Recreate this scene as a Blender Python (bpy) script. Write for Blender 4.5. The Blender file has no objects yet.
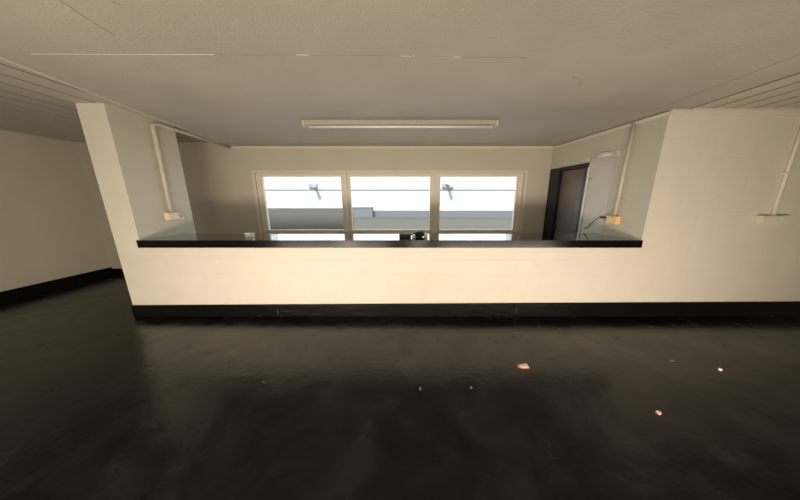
import bpy, bmesh, math, random
from mathutils import Vector, Matrix
random.seed(7)
sc = bpy.context.scene
col = sc.collection
R = math.radians

# ------------------------------------------------------------------ materials
def mat(name, color, rough=0.6, noise=0.0, nscale=6.0, bump=0.0, bscale=60.0, blocks=False,
        metallic=0.0, spec=0.5, color2=None, coat=0.0, axis='x', bstr=0.3):
    m = bpy.data.materials.new(name); m.use_nodes = True
    nt = m.node_tree; N = nt.nodes; L = nt.links
    b = N['Principled BSDF']
    b.inputs['Base Color'].default_value = (*color, 1)
    b.inputs['Roughness'].default_value = rough
    b.inputs['Metallic'].default_value = metallic
    b.inputs['Specular IOR Level'].default_value = spec
    b.inputs['Coat Weight'].default_value = coat
    tc = N.new('ShaderNodeTexCoord')
    last = None
    if noise > 0 or color2:
        n = N.new('ShaderNodeTexNoise'); n.inputs['Scale'].default_value = nscale
        n.inputs['Detail'].default_value = 6; n.inputs['Roughness'].default_value = 0.6
        L.new(tc.outputs['Object'], n.inputs['Vector'])
        r = N.new('ShaderNodeValToRGB')
        r.color_ramp.elements[0].position = 0.3; r.color_ramp.elements[1].position = 0.7
        c2 = color2 or tuple(c * (1 - noise) for c in color)
        r.color_ramp.elements[0].color = (*c2, 1); r.color_ramp.elements[1].color = (*color, 1)
        L.new(n.outputs['Fac'], r.inputs['Fac']); L.new(r.outputs['Color'], b.inputs['Base Color'])
    if bump > 0:
        n = N.new('ShaderNodeTexNoise'); n.inputs['Scale'].default_value = bscale
        n.inputs['Detail'].default_value = 4
        L.new(tc.outputs['Object'], n.inputs['Vector'])
        bp = N.new('ShaderNodeBump'); bp.inputs['Strength'].default_value = bump
        bp.inputs['Distance'].default_value = 0.01
        L.new(n.outputs['Fac'], bp.inputs['Height']); last = bp
    if blocks:
        sp = N.new('ShaderNodeSeparateXYZ'); L.new(tc.outputs['Object'], sp.inputs[0])
        cb = N.new('ShaderNodeCombineXYZ')
        L.new(sp.outputs['X' if axis == 'x' else 'Y'], cb.inputs['X']); L.new(sp.outputs['Z'], cb.inputs['Y'])
        mp = N.new('ShaderNodeMapping'); mp.inputs['Location'].default_value = (0.07, -0.092, 0)
        L.new(cb.outputs[0], mp.inputs['Vector'])
        bk = N.new('ShaderNodeTexBrick'); bk.inputs['Scale'].default_value = 1.0
        bk.inputs['Brick Width'].default_value = 0.46; bk.inputs['Row Height'].default_value = 0.1975
        bk.inputs['Mortar Size'].default_value = 0.006; bk.inputs['Mortar Smooth'].default_value = 1.0
        bk.inputs['Color1'].default_value = (1, 1, 1, 1); bk.inputs['Color2'].default_value = (1, 1, 1, 1)
        bk.inputs['Mortar'].default_value = (0, 0, 0, 1)
        L.new(mp.outputs[0], bk.inputs['Vector'])
        bp2 = N.new('ShaderNodeBump'); bp2.inputs['Strength'].default_value = bstr
        bp2.inputs['Distance'].default_value = 0.006
        L.new(bk.outputs['Color'], bp2.inputs['Height'])
        if last: L.new(last.outputs[0], bp2.inputs['Normal'])
        last = bp2
    if last: L.new(last.outputs[0], b.inputs['Normal'])
    return m

CREAM = (0.75, 0.69, 0.585)
M = {}
M['wall'] = mat('cream_block_paint', CREAM, 0.5, noise=0.05, nscale=3, bump=0.12, bscale=55, blocks=True)
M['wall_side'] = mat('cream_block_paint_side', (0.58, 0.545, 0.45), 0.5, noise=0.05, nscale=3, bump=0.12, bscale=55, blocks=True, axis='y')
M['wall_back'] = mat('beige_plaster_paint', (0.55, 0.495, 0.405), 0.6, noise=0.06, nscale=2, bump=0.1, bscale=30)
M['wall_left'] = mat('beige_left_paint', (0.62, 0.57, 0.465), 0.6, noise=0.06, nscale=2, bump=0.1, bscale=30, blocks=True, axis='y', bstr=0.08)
M['ceil'] = mat('aged_ceiling_paint', (0.46, 0.432, 0.365), 0.7, noise=0.15, nscale=1.3, bump=0.4, bscale=70)
M['boards'] = mat('painted_ceiling_boards', (0.50, 0.47, 0.395), 0.6, noise=0.08, nscale=2)
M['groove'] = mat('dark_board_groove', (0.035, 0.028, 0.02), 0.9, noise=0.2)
M['trim'] = mat('cream_trim_paint', (0.68, 0.61, 0.50), 0.45, noise=0.05)
M['frame'] = mat('tan_window_paint', (0.76, 0.69, 0.58), 0.45, noise=0.06)
M['black_base'] = mat('black_skirting_paint', (0.007, 0.0065, 0.006), 0.16, noise=0.4, nscale=8, bump=0.18, bscale=14, spec=0.3)
M['black_door'] = mat('black_door_paint', (0.012, 0.012, 0.014), 0.35, noise=0.3)
M['door_leaf'] = mat('brown_grey_door', (0.16, 0.125, 0.11), 0.35, noise=0.3, nscale=3)
M['pvc'] = mat('cream_pvc_conduit', (0.60, 0.55, 0.46), 0.35, noise=0.05)
M['socket_cream'] = mat('cream_plastic_socket', (0.80, 0.66, 0.47), 0.4, noise=0.05)
M['socket_yellow'] = mat('yellowed_plastic_socket', (0.85, 0.60, 0.30), 0.4, noise=0.08)
M['white_plastic'] = mat('white_plastic', (0.80, 0.78, 0.74), 0.35, noise=0.04)
M['panel'] = mat('pale_grey_painted_panel', (0.62, 0.59, 0.53), 0.5, noise=0.08, nscale=4)
M['black_plastic'] = mat('black_plastic', (0.010, 0.010, 0.010), 0.6, noise=0.2)
M['lampbody'] = mat('cream_enamel_batten', (0.42, 0.40, 0.335), 0.4, noise=0.05)
M['paint_run'] = mat('grey_paint_run', (0.06, 0.055, 0.05), 0.3, noise=0.3)
M['dull'] = mat('dull_brown_chip', (0.16, 0.12, 0.10), 0.8, noise=0.3, nscale=50)
M['flake'] = mat('pale_paint_chip', (0.85, 0.70, 0.58), 0.7, noise=0.2, nscale=60)
M['flake_orange'] = mat('rusty_orange_chip', (0.62, 0.22, 0.08), 0.7, noise=0.3, nscale=60)
M['out_white'] = mat('white_render_outside', (0.86, 0.88, 0.90), 0.8, noise=0.04, nscale=1.2)
M['out_line'] = mat('grey_joint_outside', (0.26, 0.28, 0.28), 0.8, noise=0.1)
M['out_lamp'] = mat('pale_grey_lamp_paint', (0.52, 0.55, 0.56), 0.6, noise=0.05)
M['out_blue'] = mat('bluish_grey_outside', (0.29, 0.295, 0.31), 0.8, noise=0.05)
M['out_warm'] = mat('warm_grey_outside', (0.27, 0.255, 0.23), 0.8, noise=0.05)
M['out_green'] = mat('olive_grey_outside', (0.235, 0.23, 0.21), 0.8, noise=0.08, nscale=2)
M['ground'] = mat('concrete_outside', (0.30, 0.30, 0.29), 0.9, noise=0.2)
M['joint_light'] = mat('pale_filler', (0.66, 0.62, 0.52), 0.6, noise=0.1)
M['joint_dark'] = mat('dark_hairline_joint', (0.34, 0.30, 0.24), 0.8, noise=0.1)

# floor: worn gloss black paint
def floor_mat():
    m = bpy.data.materials.new('worn_black_floor_paint'); m.use_nodes = True
    nt = m.node_tree; N = nt.nodes; L = nt.links; b = N['Principled BSDF']
    tc = N.new('ShaderNodeTexCoord')
    n = N.new('ShaderNodeTexNoise'); n.inputs['Scale'].default_value = 2.6; n.inputs['Detail'].default_value = 9; n.inputs['Distortion'].default_value = 0.6
    n.inputs['Roughness'].default_value = 0.68
    L.new(tc.outputs['Object'], n.inputs['Vector'])
    r = N.new('ShaderNodeValToRGB'); e = r.color_ramp.elements
    e[0].position = 0.45; e[0].color = (0.0006, 0.0005, 0.0005, 1)
    e[1].position = 0.66; e[1].color = (0.0075, 0.0068, 0.0055, 1)
    L.new(n.outputs['Fac'], r.inputs['Fac']); L.new(r.outputs['Color'], b.inputs['Base Color'])
    n2 = N.new('ShaderNodeTexNoise'); n2.inputs['Scale'].default_value = 5; n2.inputs['Detail'].default_value = 7
    L.new(tc.outputs['Object'], n2.inputs['Vector'])
    mr = N.new('ShaderNodeMapRange'); mr.inputs['From Min'].default_value = 0.3; mr.inputs['From Max'].default_value = 0.7
    mr.inputs['To Min'].default_value = 0.17; mr.inputs['To Max'].default_value = 0.29
    L.new(n2.outputs['Fac'], mr.inputs['Value']); L.new(mr.outputs[0], b.inputs['Roughness'])
    n3 = N.new('ShaderNodeTexNoise'); n3.inputs['Scale'].default_value = 26; n3.inputs['Detail'].default_value = 5
    L.new(tc.outputs['Object'], n3.inputs['Vector'])
    bp = N.new('ShaderNodeBump'); bp.inputs['Strength'].default_value = 0.14; bp.inputs['Distance'].default_value = 0.01
    L.new(n3.outputs['Fac'], bp.inputs['Height']); L.new(bp.outputs[0], b.inputs['Normal'])
    m2 = N.new('ShaderNodeMapRange'); m2.inputs['From Min'].default_value = 0.38; m2.inputs['From Max'].default_value = 0.64
    m2.inputs['To Min'].default_value = 0.42; m2.inputs['To Max'].default_value = 0.58
    L.new(n.outputs['Fac'], m2.inputs['Value']); L.new(m2.outputs[0], b.inputs['Specular IOR Level'])
    return m
M['floor'] = floor_mat()

def skirting_mat():
    m = bpy.data.materials.new('thick_black_skirting_gloss'); m.use_nodes = True
    nt = m.node_tree; N = nt.nodes; L = nt.links; b = N['Principled BSDF']
    b.inputs['Base Color'].default_value = (0.006, 0.0055, 0.005, 1); b.inputs['Roughness'].default_value = 0.2
    b.inputs['Specular IOR Level'].default_value = 0.28
    tc = N.new('ShaderNodeTexCoord'); mp = N.new('ShaderNodeMapping'); mp.inputs['Scale'].default_value = (5, 5, 34)
    L.new(tc.outputs['Object'], mp.inputs['Vector'])
    n = N.new('ShaderNodeTexNoise'); n.inputs['Scale'].default_value = 1.0; n.inputs['Detail'].default_value = 5
    n.inputs['Roughness'].default_value = 0.65; n.inputs['Distortion'].default_value = 0.8
    L.new(mp.outputs[0], n.inputs['Vector'])
    bp = N.new('ShaderNodeBump'); bp.inputs['Strength'].default_value = 0.22; bp.inputs['Distance'].default_value = 0.02
    L.new(n.outputs['Fac'], bp.inputs['Height']); L.new(bp.outputs[0], b.inputs['Normal'])
    return m
M['skirting'] = skirting_mat()

def counter_mat():
    m = mat('gloss_black_counter', (0.006, 0.006, 0.006), 0.09, spec=0.9, bump=0.01, bscale=12)
    m.node_tree.nodes['Principled BSDF'].inputs['Coat Weight'].default_value = 0.6
    m.node_tree.nodes['Principled BSDF'].inputs['Coat Roughness'].default_value = 0.04
    return m
M['counter'] = counter_mat()

def glass_mat():
    m = bpy.data.materials.new('window_glass'); m.use_nodes = True
    nt = m.node_tree; N = nt.nodes; L = nt.links
    N.remove(N['Principled BSDF']); out = N['Material Output']
    t = N.new('ShaderNodeBsdfTransparent'); t.inputs[0].default_value = (0.86, 0.88, 0.885, 1)
    g = N.new('ShaderNodeBsdfGlossy'); g.inputs['Roughness'].default_value = 0.04
    f = N.new('ShaderNodeFresnel'); f.inputs['IOR'].default_value = 1.45
    x = N.new('ShaderNodeMixShader')
    mm = N.new('ShaderNodeMath'); mm.operation = 'MULTIPLY'; mm.inputs[1].default_value = 0.1
    L.new(f.outputs[0], mm.inputs[0]); L.new(mm.outputs[0], x.inputs[0]); L.new(t.outputs[0], x.inputs[1]); L.new(g.outputs[0], x.inputs[2])
    L.new(x.outputs[0], out.inputs['Surface'])
    return m
M['glass'] = glass_mat()

# ------------------------------------------------------------------ mesh helpers
def box(bm, x0, x1, y0, y1, z0, z1, bev=0.0):
    vs = [bm.verts.new((x, y, z)) for x in (x0, x1) for y in (y0, y1) for z in (z0, z1)]
    q = [(0, 1, 3, 2), (4, 6, 7, 5), (0, 4, 5, 1), (2, 3, 7, 6), (0, 2, 6, 4), (1, 5, 7, 3)]
    fs = [bm.faces.new([vs[i] for i in f]) for f in q]
    if bev > 0:
        es = list({e for f in fs for e in f.edges})
        bmesh.ops.bevel(bm, geom=es, offset=bev, segments=2, affect='EDGES', profile=0.5)

def prism(bm, pts, z0, z1):
    """vertical prism over a plan polygon (x, y); z0/z1 may be lists"""
    n = len(pts)
    a = [bm.verts.new((p[0], p[1], z0[i] if isinstance(z0, list) else z0)) for i, p in enumerate(pts)]
    b = [bm.verts.new((p[0], p[1], z1[i] if isinstance(z1, list) else z1)) for i, p in enumerate(pts)]
    bm.faces.new(a[::-1]); bm.faces.new(b)
    for i in range(n): bm.faces.new([a[i], a[(i + 1) % n], b[(i + 1) % n], b[i]])

def tube(bm, pts, r, seg=14, cap=True):
    pts = [Vector(p) for p in pts]; rings = []
    for i, p in enumerate(pts):
        d = (pts[min(i + 1, len(pts) - 1)] - pts[max(i - 1, 0)]).normalized()
        up = Vector((0, 0, 1)) if abs(d.z) < 0.9 else Vector((0, 1, 0))
        if i and rings:
            u = (prev_u - d * prev_u.dot(d)).normalized()
        else:
            u = d.cross(up).normalized()
        prev_u = u
        v = d.cross(u)
        rr = r[i] if isinstance(r, (list, tuple)) else r
        rings.append([bm.verts.new(p + (u * math.cos(2 * math.pi * k / seg) + v * math.sin(2 * math.pi * k / seg)) * rr) for k in range(seg)])
    for a, b in zip(rings, rings[1:]):
        for k in range(seg): bm.faces.new([a[k], a[(k + 1) % seg], b[(k + 1) % seg], b[k]])
    if cap: bm.faces.new(rings[0][::-1]); bm.faces.new(rings[-1])

def bend(p0, c, p1, n=8):
    p0, c, p1 = Vector(p0), Vector(c), Vector(p1)
    return [p0 * (1 - t) ** 2 + c * 2 * t * (1 - t) + p1 * t * t for t in [i / n for i in range(n + 1)]]

def obj(name, bm, m, parent=None, smooth=False, bevel=0.0, xf=None):
    if xf is not None: bmesh.ops.transform(bm, matrix=xf, verts=bm.verts)
    bmesh.ops.recalc_face_normals(bm, faces=bm.faces)
    me = bpy.data.meshes.new(name); bm.to_mesh(me); bm.free()
    me.materials.append(M[m])
    if smooth:
        for p in me.polygons: p.use_smooth = True
    o = bpy.data.objects.new(name, me); col.objects.link(o)
    if parent is not None:
        o.parent = parent; o.matrix_parent_inverse = Matrix.Translation(-parent.location)
    if bevel:
        md = o.modifiers.new('bevel', 'BEVEL'); md.width = bevel; md.segments = 2; md.limit_method = 'ANGLE'
    return o

def new(): return bmesh.new()
def B(*a, **k):
    bm = new(); box(bm, *a, **k); return bm
def struct(o): o['kind'] = 'structure'; return o
def tag(o, label, cat, group=None):
    o['label'] = label; o['category'] = cat
    if group: o['group'] = group
    return o
def thing(name, loc, label, cat, group=None):
    o = bpy.data.objects.new(name, None); col.objects.link(o); o.location = loc
    o.empty_display_size = 0.1
    return tag(o, label, cat, group)

# ------------------------------------------------------------------ room dimensions
FZ = 0.128      # finished floor level
ZC = 2.54       # plaster ceiling
ZB = 2.61      # board ceiling on the left
YF, YBK = 2.70, 4.384
XL, XR = -6.03, 6.6
YR = -3.2

# floor
struct(obj('floor', B(XL - 0.2, XR + 0.2, YR - 0.2, YBK + 0.18, FZ - 0.1, FZ), 'floor'))

# seam line of the plaster ceiling (left edge)
def seam_x(y): return -2.776 + (y - 1.773) * (-3.253 + 2.776) / (4.268 - 1.773)
bm = new()
prism(bm, [(seam_x(YR), YR), (2.93, YR), (2.93, 2.75), (2.93, YBK + .1), (seam_x(YBK + .1), YBK + .1)], ZC, ZC + 0.12)
ceiling = struct(obj('ceiling', bm, 'ceil'))
# ceiling joints
def strip(bm, pts, w, z, t=0.003):
    pts = [Vector(p) for p in pts]
    for a, b in zip(pts, pts[1:]):
        d = (b - a).normalized(); n = Vector((-d.y, d.x)) * w / 2
        prism(bm, [(a + n)[:], (b + n)[:], (b - n)[:], (a - n)[:]], z - t, z + 0.001)
bm = new()
strip(bm, [(-2.50, 1.735), (-1.9, 1.742), (-1.30, 1.742)], 0.004, ZC)
strip(bm, [(-0.76, 1.745), (-0.70, 1.748), (-0.67, 1.744)], 0.005, ZC)
strip(bm, [(-0.07, 1.758), (0.0, 1.760)], 0.005, ZC)
strip(bm, [(0.008, 1.757), (0.025, 1.758)], 0.012, ZC)
strip(bm, [(0.29, 1.768), (0.33, 1.770)], 0.007, ZC)
obj('filler_ridge', bm, 'joint_light', ceiling)
bm = new()
strip(bm, [(-1.30, 1.742), (-0.5, 1.75), (0.25, 1.762)], 0.0025, ZC, .0015)
strip(bm, [(0.33, 1.768), (0.75, 1.776), (0.78, 1.774)], 0.006, ZC, .002)
strip(bm, [(-1.683, 1.302), (-1.72, 1.45), (-1.728, 1.56)], 0.005, ZC, .0015)
strip(bm, [(1.26, 2.02), (1.36, 2.06), (1.42, 2.16)], 0.006, ZC, .002)
strip(bm, [(2.50, 0.2), (2.566, 1.773), (2.60, 2.68)], 0.006, ZC, .002)
obj('hairline_crack', bm, 'joint_dark', ceiling)
bm = new()
strip(bm, [(-1.45, 1.335), (-1.43, 1.35)], 0.012, ZC, .002)
obj('stain_spot', bm, 'joint_dark', ceiling)

# boarded ceiling, left: boards follow the room's depth and are cut by the seam
bm = new()
x = XL - 0.05; pitch = 0.245
xs = []
xx = -3.115
while xx > XL - 0.3: xs.append(xx); xx -= pitch
edges = [-2.3] + [-2.62, -2.87] + xs
for a, b in zip(edges, edges[1:]):
    x1, x0 = a - 0.012, b + 0.012
    # clip to left of seam
    def clipy(xv):   # seam y at this x
        return 1.773 + (xv + 2.776) / ((-3.253 + 2.776) / (4.268 - 1.773))
    y1a = YBK + .1 if x1 < -3.27 else min(YBK + .1, clipy(x1))
    y1b = YBK + .1 if x0 < -3.27 else min(YBK + .1, clipy(x0))
    prism(bm, [(x0, YR), (x1, YR), (x1, y1a), (x0, y1b)], ZB, ZB + 0.02)
lb = struct(obj('ceiling_boards', bm, 'boards'))
obj('board_groove', B(XL - .2, -2.2, YR, YBK + .1, ZB + 0.003, ZB + 0.1), 'groove', lb)
# boarded ceiling, right
bm = new(); xx = 2.945
while xx < XR + 0.1:
    box(bm, xx + 0.012, xx + 0.203, YR, YF + 0.1, ZC, ZC + 0.02); xx += 0.215
rb = struct(obj('ceiling_boards', bm, 'boards'))
obj('board_groove', B(2.93, XR + .2, YR, YF + 0.1, ZC + 0.003, ZC + 0.1), 'groove', rb)

# seam trim on the left
bm = new()
prism(bm, [(seam_x(YR) - .012, YR), (seam_x(YR) + .010, YR), (seam_x(YBK) + .010, YBK - .001), (seam_x(YBK) - .012, YBK - .001)], ZC - 0.004, ZB)
struct(obj('trim_1', bm, 'trim', bevel=0.004))

# ------------------------------------------------------------------ walls
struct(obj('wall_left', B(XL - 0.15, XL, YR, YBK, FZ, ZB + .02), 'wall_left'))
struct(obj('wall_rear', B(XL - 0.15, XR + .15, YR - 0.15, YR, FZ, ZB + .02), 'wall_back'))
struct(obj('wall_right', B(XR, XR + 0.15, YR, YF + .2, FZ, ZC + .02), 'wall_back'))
# front wall right of the hatch
struct(obj('wall_front', B(2.78, XR, YF, YF + 0.18, FZ, ZC + .01), 'wall'))
# half wall below the counter, with the pier at its left end as one built wall
hw = struct(obj('wall_hatch', B(-3.275, 2.78, YF, YF + 0.2, FZ, 1.037), 'wall'))
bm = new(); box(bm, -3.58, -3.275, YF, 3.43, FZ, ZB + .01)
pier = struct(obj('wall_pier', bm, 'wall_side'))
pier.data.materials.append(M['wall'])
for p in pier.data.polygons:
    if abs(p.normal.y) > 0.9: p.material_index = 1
# back wall with window opening
ox0, ox1, oz0, oz1 = -2.88, 2.09, 0.985, 2.085
bm = new()
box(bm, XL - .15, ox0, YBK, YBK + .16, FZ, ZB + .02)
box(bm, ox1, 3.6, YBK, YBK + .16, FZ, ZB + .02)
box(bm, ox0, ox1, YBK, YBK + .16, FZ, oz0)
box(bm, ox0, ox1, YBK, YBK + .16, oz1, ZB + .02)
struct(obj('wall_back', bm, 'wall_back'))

# right inner wall (slightly skewed) with the doorway; local frame: +u along wall into depth, +w out of the room
ang = math.atan2(YBK - YF, 2.56 - 2.78)
LW = math.hypot(YBK - YF, 0.22)
F = Matrix.Translation((2.78, YF, 0)) @ Matrix.Rotation(ang, 4, 'Z')   # local +x along wall, local -y out of the room (to +X)
def SB(s0, s1, w0, w1, z0, z1, bev=0):      # w measured away from the inner room (0 = wall face)
    bm = new(); box(bm, s0, s1, -w1, -w0, z0, z1, bev); return bm
d0, d1, dz = 0.892, LW - 0.012, 2.15
bm = new()
box(bm, 0.185, d0, -0.14, 0, FZ, ZC + .01); box(bm, d0, d1, -0.14, 0, dz, ZC + .01); box(bm, 0, 0.185, -.02, 0, FZ, ZC + .01)
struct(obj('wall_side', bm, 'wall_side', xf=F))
# door
dr = struct(obj('door_1', SB(d0 + 0.06, d1 - 0.22, 0.055, 0.095, FZ + 0.01, dz - 0.06), 'door_leaf', xf=F, bevel=0.004))
bm = new()
box(bm, d0, d0 + 0.06, -0.11, 0.008, FZ, dz); box(bm, d1 - 0.22, d1, -0.11, 0.008, FZ, dz)
box(bm, d0 + .06, d1 - .22, -0.11, 0.008, dz - 0.055, dz)
obj('door_frame', bm, 'black_door', dr, xf=F, bevel=0.004)
bm = new()
for zz in (0.25, 1.22):
    h = 0.8 if zz < 1 else 0.72
    for (a, b_, c, d) in ((d0 + .12, d0 + .135, zz, zz + h), (d1 - .29, d1 - .275, zz, zz + h)):
        box(bm, a, b_, -0.057, -0.048, c, d)
    box(bm, d0 + .12, d1 - .275, -0.057, -0.048, zz, zz + .015); box(bm, d0 + .12, d1 - .275, -0.057, -0.048, zz + h, zz + h + .015)
obj('door_moulding', bm, 'door_leaf', dr, xf=F)
bm = new(); tube(bm, [(d1 - .25, -0.055, 1.12), (d1 - .25, -0.02, 1.12)], 0.012); tube(bm, [(d1 - .25, -0.02, 1.12), (d1 - .25, -0.015, 1.12), (d1 - .25, 0.005, 1.12), (d1 - .25, 0.012, 1.12)], [0.018, 0.028, 0.028, 0.016])
obj('door_knob', bm, 'black_plastic', dr, smooth=True, xf=F)
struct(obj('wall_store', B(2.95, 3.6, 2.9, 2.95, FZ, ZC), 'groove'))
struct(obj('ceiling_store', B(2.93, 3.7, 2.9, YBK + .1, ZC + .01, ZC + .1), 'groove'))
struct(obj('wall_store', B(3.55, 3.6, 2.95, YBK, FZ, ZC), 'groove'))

# ------------------------------------------------------------------ skirtings
bm = new(); prism(bm, [(-3.592, YF - .012), (2.78, YF - .012), (XR, YF - .012), (XR, YF), (-3.58, YF), (-3.592, YF)],
                  FZ, [0.283, 0.315, 0.345, 0.345, 0.283, 0.283])
box(bm, -3.592, -3.58, YF, 3.43, FZ, .283)
bf = struct(obj('baseboard_front', bm, 'skirting'))
for u, zz in ((-1.72, .15), (1.35, .18)):      # old paint runs
    bm = new(); tube(bm, [(u, YF - .013, zz), (u + .006, YF - .014, zz + .04), (u - .003, YF - .013, zz + .08)], [.004, .006, .003], 8)
    obj('paint_run', bm, 'paint_run', bf, smooth=True)
struct(obj('baseboard_left', B(XL, XL + .012, YR, YBK, FZ, 0.285), 'black_base'))
struct(obj('baseboard_back', B(XL + .012, 2.6, YBK - .012, YBK, FZ, 0.255), 'black_base'))

# ------------------------------------------------------------------ ceiling mouldings
def mould(p, q, name, m='trim', drop=0.04, dep=0.03, z=ZC):
    a, b = Vector(p), Vector(q); d = (b - a).normalized(); n = Vector((-d.y, d.x))
    bm = new()
    prof = [(0, 0), (dep, 0), (dep, -drop * .35), (dep * .45, -drop * .75), (dep * .3, -drop), (0, -drop)]
    r0 = [bm.verts.new((a.x + n.x * u, a.y + n.y * u, z + w)) for u, w in prof]
    r1 = [bm.verts.new((b.x + n.x * u, b.y + n.y * u, z + w)) for u, w in prof]
    k = len(prof)
    for i in range(k): bm.faces.new([r0[i], r0[(i + 1) % k], r1[(i + 1) % k], r1[i]])
    bm.faces.new(r0); bm.faces.new(r1[::-1])
    return struct(obj(name, bm, m))
mould((2.56, YBK), (-3.24, YBK), 'trim_2', drop=0.035)
mould((2.78, YF), (2.56, YBK - .002), 'trim_3', drop=0.03, z=ZC - .012)
struct(obj('gap_shade_strip', SB(0, LW, 0, .012, ZC - .012, ZC), 'groove', xf=F))  # dark strip added to draw the shaded gap between ceiling and moulding
mould((XR, YF), (2.77, YF), 'trim_4', drop=0.05, dep=0.035)
struct(obj('trim_5', B(2.95, XR, YF - .06, YF - .036, ZC - .012, ZC), 'trim'))

# ------------------------------------------------------------------ windows (three lights in one opening)
bm = new()
box(bm, ox0 - .06, ox0, YBK - .016, YBK, oz0 - .02, oz1 + .055); box(bm, ox1, ox1 + .06, YBK - .016, YBK, oz0 - .02, oz1 + .055)
box(bm, ox0, ox1, YBK - .016, YBK, oz1, oz1 + .055)
struct(obj('trim_6', bm, 'trim', bevel=0.004))
bm = new()
box(bm, ox0, ox1, YBK - .03, YBK + .05, oz0 - .03, oz0)
struct(obj('trim_7', bm, 'trim', bevel=0.004))
for c in (-1.219, 0.4525):
    bm = new(); box(bm, c - .03, c + .03, YBK - .006, YBK + .12, oz0, oz1)
    struct(obj('trim_8', bm, 'frame', bevel=0.005))
lights_x = [(-2.88, -1.249), (-1.189, 0.4225), (0.4825, 2.09)]
for i, (a, b) in enumerate(lights_x):
    pa = [-2.765, -1.135, 0.548][i]; pb = [-1.305, 0.358, 1.975][i]
    y0, y1 = YBK + .02, YBK + .07
    bm = new()
    box(bm, pa, pb, YBK + .043, YBK + .047, 1.03, 2.03)
    w = struct(obj('window_%d' % (i + 1), bm, 'glass'))
    bm = new()
    box(bm, a, pa, y0, y1, oz0, oz1); box(bm, pb, b, y0, y1, oz0, oz1)
    box(bm, pa, pb, y0, y1, oz0, 1.035); box(bm, pa, pb, y0, y1, 2.025, oz1)
    obj('window_frame', bm, 'frame', w, bevel=0.004)
    bm = new()   # glazing bead, catches the light
    box(bm, pa - .018, pa - .006, y0 - .008, y0, 1.02, 2.04); box(bm, pb + .006, pb + .018, y0 - .008, y0, 1.02, 2.04)
    box(bm, pa - .018, pb + .018, y0 - .008, y0, 1.012, 1.024)
    obj('glazing_bead', bm, 'trim', w)

# ------------------------------------------------------------------ counter
ct = tag(obj('counter', B(-3.31, 2.80, YF - .022, 2.9, 1.046, 1.13), 'counter', bevel=0.004),
         'long glossy black serving counter on top of the low cream wall', 'counter')
# the counter top in plan: fits between pier and side wall
me = bmesh.new()
prism(me, [(-3.285, YF - .022), (2.773, YF - .022), (2.773, YF - .002), (2.766, YF - .002), (2.69, 3.34), (2.2, 3.22), (-2.7, 3.20), (-3.27, 3.26), (-3.27, YF - .002), (-3.285, YF - .002)], 1.038, 1.13)
bmesh.ops.recalc_face_normals(me, faces=me.faces)
me.to_mesh(ct.data); me.free()

M['counter_edge'] = mat('satin_black_counter_edge', (0.005, 0.005, 0.0045), 0.2, spec=0.2, noise=0.2)
obj('edge_band', B(-3.288, 2.776, YF - .0245, YF - .0215, 1.039, 1.129), 'counter_edge', ct)

# ------------------------------------------------------------------ fluorescent batten
bt = thing('fluorescent_batten', (-0.13, 3.03, ZC), 'long thin cream fluorescent batten fixed to the ceiling in front of the windows', 'ceiling light')
obj('housing', B(-1.29, 1.03, 2.985, 3.075, ZC - .05, ZC, bev=0.006), 'lampbody', bt)
for s, xe in ((-1, -1.29), (1, 1.03)):
    obj('end_cap', B(xe - .02 if s < 0 else xe, xe if s < 0 else xe + .02, 2.99, 3.07, ZC - .06, ZC - .004, bev=.004), 'trim', bt)
bm = new()
tube(bm, [(-1.25, 3.03, ZC - .066), (0.99, 3.03, ZC - .066)], 0.015)
obj('tube', bm, 'white_plastic', bt, smooth=True)

# ------------------------------------------------------------------ left conduit and socket
cl = thing('conduit', (-3.25, 3.12, 1.44), 'cream plastic conduit climbing the left pier and turning along the ceiling', 'conduit')
x = -3.275 + .024
pts = [(x, 3.115, 1.43), (x, 3.12, 2.0), (x, 3.125, 2.46)] + bend((x, 3.125, 2.49), (x, 3.13, ZC + .01), (x, 3.22, ZC + .01))[1:]
pts += [(-3.25, 3.5, ZC + .005), (-3.235, YBK - .03, ZC - .02)]
bm = new(); tube(bm, pts, 0.023, 14); obj('pipe', bm, 'pvc', cl, smooth=True)
for p in ((3.12, 1.75), (3.12, 2.25)):
    obj('saddle_clip', B(-3.275, -3.232, p[0] - .028, p[0] + .028, p[1] - .008, p[1] + .008, bev=.003), 'pvc', cl)
sk = thing('wall_socket', (-3.275, 3.12, 1.38), 'cream surface socket box at the foot of the conduit on the left pier', 'socket')
obj('socket_box', B(-3.275, -3.222, 3.035, 3.19, 1.335, 1.44, bev=.008), 'socket_cream', sk)
obj('faceplate', B(-3.222, -3.214, 3.045, 3.18, 1.343, 1.432, bev=.003), 'socket_cream', sk)
bm = new(); box(bm, -3.214, -3.208, 3.075, 3.095, 1.385, 1.41, bev=.002); obj('switch', bm, 'white_plastic', sk)
pl = thing('plug', (-3.23, 3.24, 1.35), 'small white plug beside the cream socket on the left pier', 'plug')
obj('plug_body', B(-3.272, -3.225, 3.195, 3.255, 1.335, 1.372, bev=.008), 'white_plastic', pl)
bm = new(); tube(bm, [(-3.25, 3.255, 1.352), (-3.25, 3.29, 1.348)], [.012, .008]); obj('plug_neck', bm, 'white_plastic', pl, smooth=True)

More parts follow.
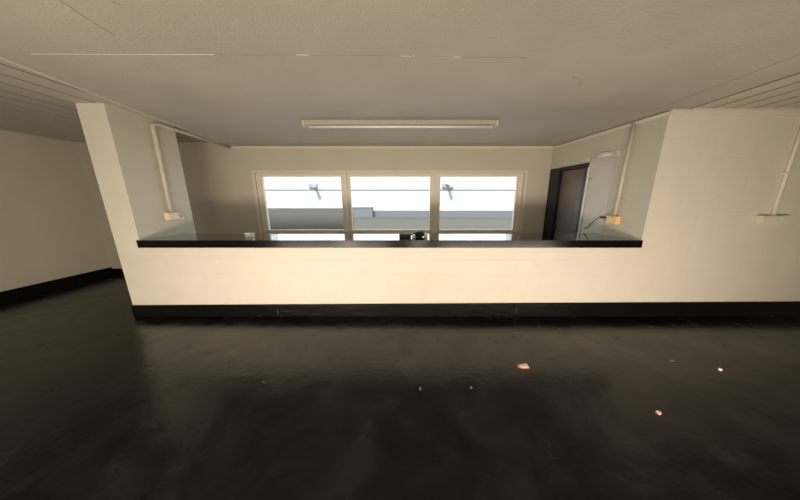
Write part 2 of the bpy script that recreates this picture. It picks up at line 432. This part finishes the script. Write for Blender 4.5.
# ------------------------------------------------------------------ right side-wall conduit, socket, plug with cord (local wall frame)
def sth(name, s, z, label, cat):
    v = F @ Vector((s, 0, z)); return thing(name, v, label, cat)
cr = sth('conduit', 0.33, 1.4, 'cream plastic conduit running straight down the right side wall to a yellowed socket', 'conduit')
bm = new(); tube(bm, [(0.36, .02, 1.38), (0.35, .02, 1.9), (0.335, .02, ZC - .02)], .021); obj('pipe', bm, 'pvc', cr, smooth=True, xf=F)
for z in (1.62, 2.2):
    bm = new(); box(bm, 0.325, 0.375, 0, .041, z - .008, z + .008, .003); obj('saddle_clip', bm, 'pvc', cr, xf=F)
so = sth('wall_socket', 0.36, 1.33, 'yellowed cream socket box at the foot of the conduit on the right side wall', 'socket')
bm = new(); box(bm, 0.285, 0.435, 0, .055, 1.285, 1.395, .008); obj('socket_box', bm, 'socket_yellow', so, xf=F)
bm = new(); box(bm, 0.292, 0.428, .055, .063, 1.292, 1.388, .003); obj('faceplate', bm, 'socket_yellow', so, xf=F)
bm = new(); box(bm, 0.35, 0.37, .063, .069, 1.335, 1.36, .002); obj('switch', bm, 'white_plastic', so, xf=F)
pg = sth('plug', 0.47, 1.36, 'black plug with a thin black cord hanging left of the yellowed socket', 'plug')
bm = new(); box(bm, 0.44, 0.55, .008, .04, 1.352, 1.375, .006); obj('plug_body', bm, 'black_plastic', pg, xf=F)
bm = new(); tube(bm, [(0.55, .022, 1.362), (0.60, .02, 1.345), (0.68, .015, 1.27), (0.74, .012, 1.205), (0.765, .012, 1.185)], .0035, 8); obj('cord', bm, 'black_plastic', pg, smooth=True, xf=F)
bm = new(); tube(bm, [(0.755, .014, 1.19), (0.785, .014, 1.175)], .008, 10); obj('cord_end', bm, 'black_plastic', pg, smooth=True, xf=F)
ck = sth('cable_hook', 0.42, 1.43, 'tiny dark wire hook beside the lower end of the right conduit', 'hook')
bm = new(); tube(bm, [(0.40, .004, 1.49), (0.415, .02, 1.45), (0.44, .022, 1.415), (0.47, .012, 1.405)], .003, 8); obj('wire', bm, 'black_plastic', ck, smooth=True, xf=F)

# pale panel beside the doorway and the dome fitting over it
pn = sth('wall_panel', 0.7, 1.14, 'tall pale grey painted panel on the side wall between black door and conduit', 'panel')
bm = new(); box(bm, 0.505, 0.888, 0, .006, 0.4, 2.145, .003); obj('sheet', bm, 'panel', pn, xf=F)
bm = new(); box(bm, 0.862, 0.888, .012, .022, 0.4, 2.08, .003); obj('edge_strip', bm, 'white_plastic', pn, xf=F)
bm = new(); box(bm, 0.80, 0.845, .012, .02, 1.905, 1.913); obj('latch', bm, 'black_plastic', pn, xf=F)
wl = sth('wall_lamp', 0.70, 2.2, 'small white domed fitting on a thin rail above the pale wall panel', 'wall light')
bm = new()
n1, n2 = 16, 8
rows = []
for j in range(n2 + 1):
    t = j / n2 * math.pi / 2
    rows.append([bm.verts.new((0.665 + 0.115 * math.cos(t) * math.cos(a), 0.004 + 0.05 * math.cos(t) * math.sin(a) if True else 0, 2.19 + 0.065 * math.sin(t))) for a in [k / n1 * math.pi for k in range(n1 + 1)]])
for a, b in zip(rows, rows[1:]):
    for k in range(n1): bm.faces.new([a[k], a[k + 1], b[k + 1], b[k]])
bm.faces.new(rows[0][::-1])
obj('dome', bm, 'white_plastic', wl, smooth=True, xf=F)
bm = new(); box(bm, 0.45, 0.92, 0, .016, 2.175, 2.187, .003); obj('rail', bm, 'trim', wl, xf=F)
for s in (0.47, 0.91):
    bm = new(); box(bm, s - .014, s + .014, 0, .03, 2.165, 2.235, .005); obj('bracket', bm, 'trim', wl, xf=F)

# ------------------------------------------------------------------ junction box and conduit on the front wall, far right
c3 = thing('conduit', (4.235, YF, 1.43), 'pale conduit on the cream block wall right of the counter, painted over', 'conduit')
bm = new(); tube(bm, [(4.235, YF - .015, 1.42), (4.235, YF - .015, 2.0), (4.235, YF - .015, ZC - .03)], .017); obj('pipe', bm, 'wall', c3, smooth=True)
for z in (1.9,): obj('saddle_clip', B(4.205, 4.265, YF - .035, YF, z - .01, z + .01, bev=.003), 'wall', c3)
jb = thing('junction_box', (4.23, YF, 1.38), 'wide flat cream junction box painted over on the far right block wall', 'junction box')
obj('box_body', B(4.065, 4.40, YF - .05, YF, 1.335, 1.425, bev=.006), 'wall', jb)
obj('lid', B(4.085, 4.27, YF - .058, YF - .05, 1.345, 1.415, bev=.003), 'wall', jb)
obj('knockout_plug', B(4.31, 4.37, YF - .056, YF - .05, 1.355, 1.405, bev=.003), 'wall', jb)

# ------------------------------------------------------------------ items on the counter
CT = 1.1305
bc = thing('power_adapter', (-0.08, 2.90, CT), 'flat black adapter lying on the counter below the middle window', 'adapter')
obj('adapter_body', B(-0.150, 0.0, 2.86, 2.93, CT, CT + .045, bev=.006), 'black_plastic', bc)
obj('adapter_lip', B(-0.150, -0.135, 2.855, 2.935, CT, CT + .05, bev=.003), 'black_plastic', bc)
bm = new(); tube(bm, [(-0.005, 2.895, CT + .03), (0.005, 2.892, CT + .035), (0.012, 2.89, CT + .04)], .011, 10); obj('cord', bm, 'black_plastic', bc, smooth=True)
cb = thing('cable_bundle', (0.10, 2.92, CT), 'tangled bundle of black cable on the counter next to the flat adapter', 'cable')
bm = new()
for k in range(6):
    cx_, cz_ = 0.105 + random.uniform(-.008, .008), CT + .030
    rx, rz = 0.058 + k * .002, 0.018
    tl = random.uniform(-.4, .4); yy = 2.90 + k * .011
    ring = [(cx_ + rx * math.cos(a) + .01 * math.sin(tl), yy + .01 * math.sin(a + k), cz_ + rz * math.sin(a) * (1 + .15 * math.sin(2 * a + k))) for a in [j / 20 * 2 * math.pi for j in range(21)]]
    tube(bm, ring, .0095, 8)
obj('loops', bm, 'black_plastic', cb, smooth=True)
bm = new(); tube(bm, [(0.06, 2.93, CT + .035), (0.10, 2.93, CT + .052), (0.15, 2.93, CT + .058), (0.17, 2.93, CT + .02), (0.13, 2.93, CT + .015), (0.08, 2.93, CT + .03)], .018, 8)
obj('strap', bm, 'black_plastic', cb, smooth=True)
wt = thing('white_plug', (0.035, 2.88, CT), 'small white plug lying between the black adapter and cable bundle', 'plug')
obj('plug_body', B(0.012, 0.055, 2.845, 2.885, CT, CT + .042, bev=.008), 'white_plastic', wt)
bm = new()
for dx in (-.01, .01): box(bm, 0.033 + dx - .003, 0.033 + dx + .003, 2.828, 2.846, CT + .018, CT + .026)
obj('pin', bm, 'trim', wt)
wc = thing('bottle_stopper', (0.185, 2.92, CT), 'small pale round stopper standing right of the black cable bundle', 'stopper')
bm = new(); tube(bm, [(0.192, 2.9, CT), (0.192, 2.9, CT + .05), (0.192, 2.9, CT + .055)], [.024, .022, .017], 18); obj('cap_body', bm, 'white_plastic', wc)
bm = new(); tube(bm, [(0.192, 2.9, CT + .055), (0.192, 2.9, CT + .066)], [.010, .008], 12); obj('cap_top', bm, 'trim', wc)
wb = thing('small_box', (-2.075, 2.9, CT), 'small white box on the counter left of the windows', 'box')
obj('box_body', B(-2.115, -2.035, 2.86, 2.93, CT, CT + .045, bev=.005), 'white_plastic', wb)
obj('box_lid', B(-2.12, -2.03, 2.855, 2.935, CT + .045, CT + .058, bev=.003), 'white_plastic', wb)

# ------------------------------------------------------------------ chips on the floor
def flake(name, x, y, w, d, m, label, grp=None, edge=None, cat='debris'):
    bm = new(); x *= .92; y *= .92
    n = 9; pts = []
    for k in range(n):
        a = 2 * math.pi * k / n; rr = random.uniform(.65, 1.1)
        pts.append((x + w / 2 * rr * math.cos(a), y + d / 2 * rr * math.sin(a)))
    zt = [FZ + 0.003 + random.uniform(0.001, .012) for _ in pts]
    prism(bm, pts, FZ + 0.0005, zt)
    o = obj(name, bm, m); tag(o, label, cat, grp)
    if edge:
        bm = new()
        prism(bm, [(x + (p[0] - x) * 1.35 - .006, y + (p[1] - y) * 1.35) for p in pts], FZ + 0.0003, FZ + 0.0025)
        obj('underside', bm, edge, o)
    return o
flake('paint_chip', 1.11, 1.94, .085, .062, 'flake', 'largest peeled chip on the floor, pale with a rusty orange edge', edge='flake_orange')
flake('paint_chip', 1.905, 1.437, .035, .03, 'flake', 'pale chip with an orange edge lying nearest the camera on the right', edge='flake_orange')
flake('paint_chip', 2.98, 1.89, .035, .03, 'white_plastic', 'small whitish chip on the floor, farthest to the right')
flake('paint_chip', 2.65, 2.01, .045, .02, 'dull', 'thin dull brown sliver on the floor left of the farthest right chip')
flake('paint_chip', 0.08, 1.664, .025, .03, 'dull', 'small dull pinkish chip on the floor near the middle')
flake('paint_chip', 0.523, 1.675, .022, .015, 'dull', 'tiny grey speck on the floor right of the pinkish chip')
flake('paint_chip', -1.32, 1.735, .02, .012, 'dull', 'tiny grey speck on the floor below the left window')

# ------------------------------------------------------------------ outside
struct(obj('ground_outside', B(-16, 16, YBK + .18, 16, -0.3, -0.02), 'ground'))
yard = obj('neighbouring_building', B(-14, 14, 9.0, 9.3, 0, 5.5), 'out_white')
tag(yard, 'bright white rendered building wall seen through the three windows', 'building')
obj('wall_joint', B(-14, 14, 8.985, 9.0, 1.965, 1.995), 'out_line', yard)
for xx, nm in ((-3.68, 'grey outdoor lamp on the white building, seen through the left window'), (1.40, 'faint outdoor lamp on the white building, seen through the right window')):
    t = thing('outdoor_lamp', (xx, 9.0, 2.1), nm, 'lamp')
    obj('backplate', B(xx - .22, xx + .12, 8.93, 8.999, 2.06, 2.22, bev=.02), 'out_lamp', t)
    bm = new(); tube(bm, [(xx - .1, 8.95, 2.2), (xx + .05, 8.80, 2.16), (xx + .12, 8.68, 2.02)], [.02, .05, .08], 14); obj('shade', bm, 'out_lamp', t, smooth=True)
lw = obj('garden_wall', B(-2.3, 14, 8.2, 8.23, 0, 1.0), 'out_warm')
tag(lw, 'low warm grey boundary wall outside the middle and right windows', 'garden wall')
bb = obj('low_block', B(-14, 14, 8.6, 8.9, 0, 1.205), 'out_blue')
tag(bb, 'bluish grey low block between boundary wall and white building', 'wall')
obj('coping', B(-2.3, 14.0, 8.19, 8.201, .975, 1.001), 'out_line', lw)
st = obj('storage_cabinet', B(-2.35, -1.40, 8.3, 8.58, 0, 1.34), 'out_blue')
tag(st, 'grey step-shaped cabinet top seen at the left of the middle window', 'cabinet')
obj('cabinet_lid', B(-2.36, -1.39, 8.29, 8.59, 1.32, 1.345), 'out_blue', st)
hb = obj('screen_board', B(-4.2, -1.47, 5.8, 5.84, 0, 1.40), 'out_green')
tag(hb, 'plain olive grey board covering the lower part of the left window outside', 'board')

# ------------------------------------------------------------------ light
w = bpy.data.worlds.new('sky'); sc.world = w; w.use_nodes = True
wn = w.node_tree
bg = wn.nodes['Background']
sky = wn.nodes.new('ShaderNodeTexSky'); sky.sky_type = 'HOSEK_WILKIE'; sky.turbidity = 8; sky.ground_albedo = .4
sky.sun_direction = Vector((0.2, -0.5, 0.85)).normalized()
mx = wn.nodes.new('ShaderNodeMixRGB'); mx.inputs[0].default_value = 0.75; mx.inputs[2].default_value = (0.86, 0.93, 1.0, 1)
wn.links.new(sky.outputs[0], mx.inputs[1]); wn.links.new(mx.outputs[0], bg.inputs['Color'])
bg.inputs['Strength'].default_value = 1.6
sun = bpy.data.lights.new('sun', 'SUN'); sun.energy = 5.0; sun.angle = R(8); sun.color = (1, .98, .95)
so_ = bpy.data.objects.new('sun', sun); col.objects.link(so_)
so_.rotation_euler = Vector((0.1, 0.62, -0.78)).to_track_quat('-Z', 'Y').to_euler(); so_.location = (0, 0, 8)
def area(name, loc, aim, sx, sy, e, c, spread=180):
    l = bpy.data.lights.new(name, 'AREA'); l.shape = 'RECTANGLE'; l.size = sx; l.size_y = sy; l.energy = e; l.color = c
    l.spread = R(spread)
    o = bpy.data.objects.new(name, l); col.objects.link(o); o.location = loc
    o.rotation_euler = (Vector(aim) - Vector(loc)).to_track_quat('-Z', 'Y').to_euler(); return o
area('entrance_light_a', (-1.9, -0.1, 0.36), (-1.8, 2.7, 0.35), 2.6, 0.4, 64, (1.0, 0.85, 0.70))
area('entrance_light_b', (2.1, -0.1, 0.36), (2.1, 2.7, 0.35), 2.8, 0.4, 72, (1.0, 0.85, 0.70))
area('doorway_light_a', (-1.6, -0.35, 0.52), (-1.5, 2.7, 0.5), 0.4, 0.4, 9, (1.0, 0.84, 0.68))
area('doorway_light_b', (0.2, -0.35, 0.52), (0.2, 2.7, 0.5), 0.4, 0.4, 9, (1.0, 0.84, 0.68))
area('room_fill', (-2.4, -1.8, 1.1), (-3.0, 1.0, 1.6), 6.0, 1.6, 34, (0.98, 0.97, 0.82))
area('upper_fill', (-0.6, -0.8, 1.75), (-0.6, 4.0, 1.3), 3.0, 0.5, 22, (1.0, 0.88, 0.66))
area('window_daylight', (-0.4, YBK + .35, 1.55), (-0.4, 2.0, 1.2), 4.8, 1.0, 26, (0.98, 0.97, 0.93))

# ------------------------------------------------------------------ camera
cam = bpy.data.cameras.new('camera'); co = bpy.data.objects.new('camera', cam); col.objects.link(co)
cam.sensor_width = 36; cam.lens = 36 * 227 / 800
cam.shift_x = -11 / 800
cam.clip_start = 0.02
co.location = (0, 0, 1.6); co.rotation_euler = (R(90 - 12.4), 0, 0)
sc.camera = co
sc.view_settings.view_transform = 'Standard'
sc.view_settings.look = 'None'
sc.view_settings.exposure = 0
sc.view_settings.gamma = 1
sc.cycles.max_bounces = 10; sc.cycles.transparent_max_bounces = 16
sc.cycles.sample_clamp_indirect = 6
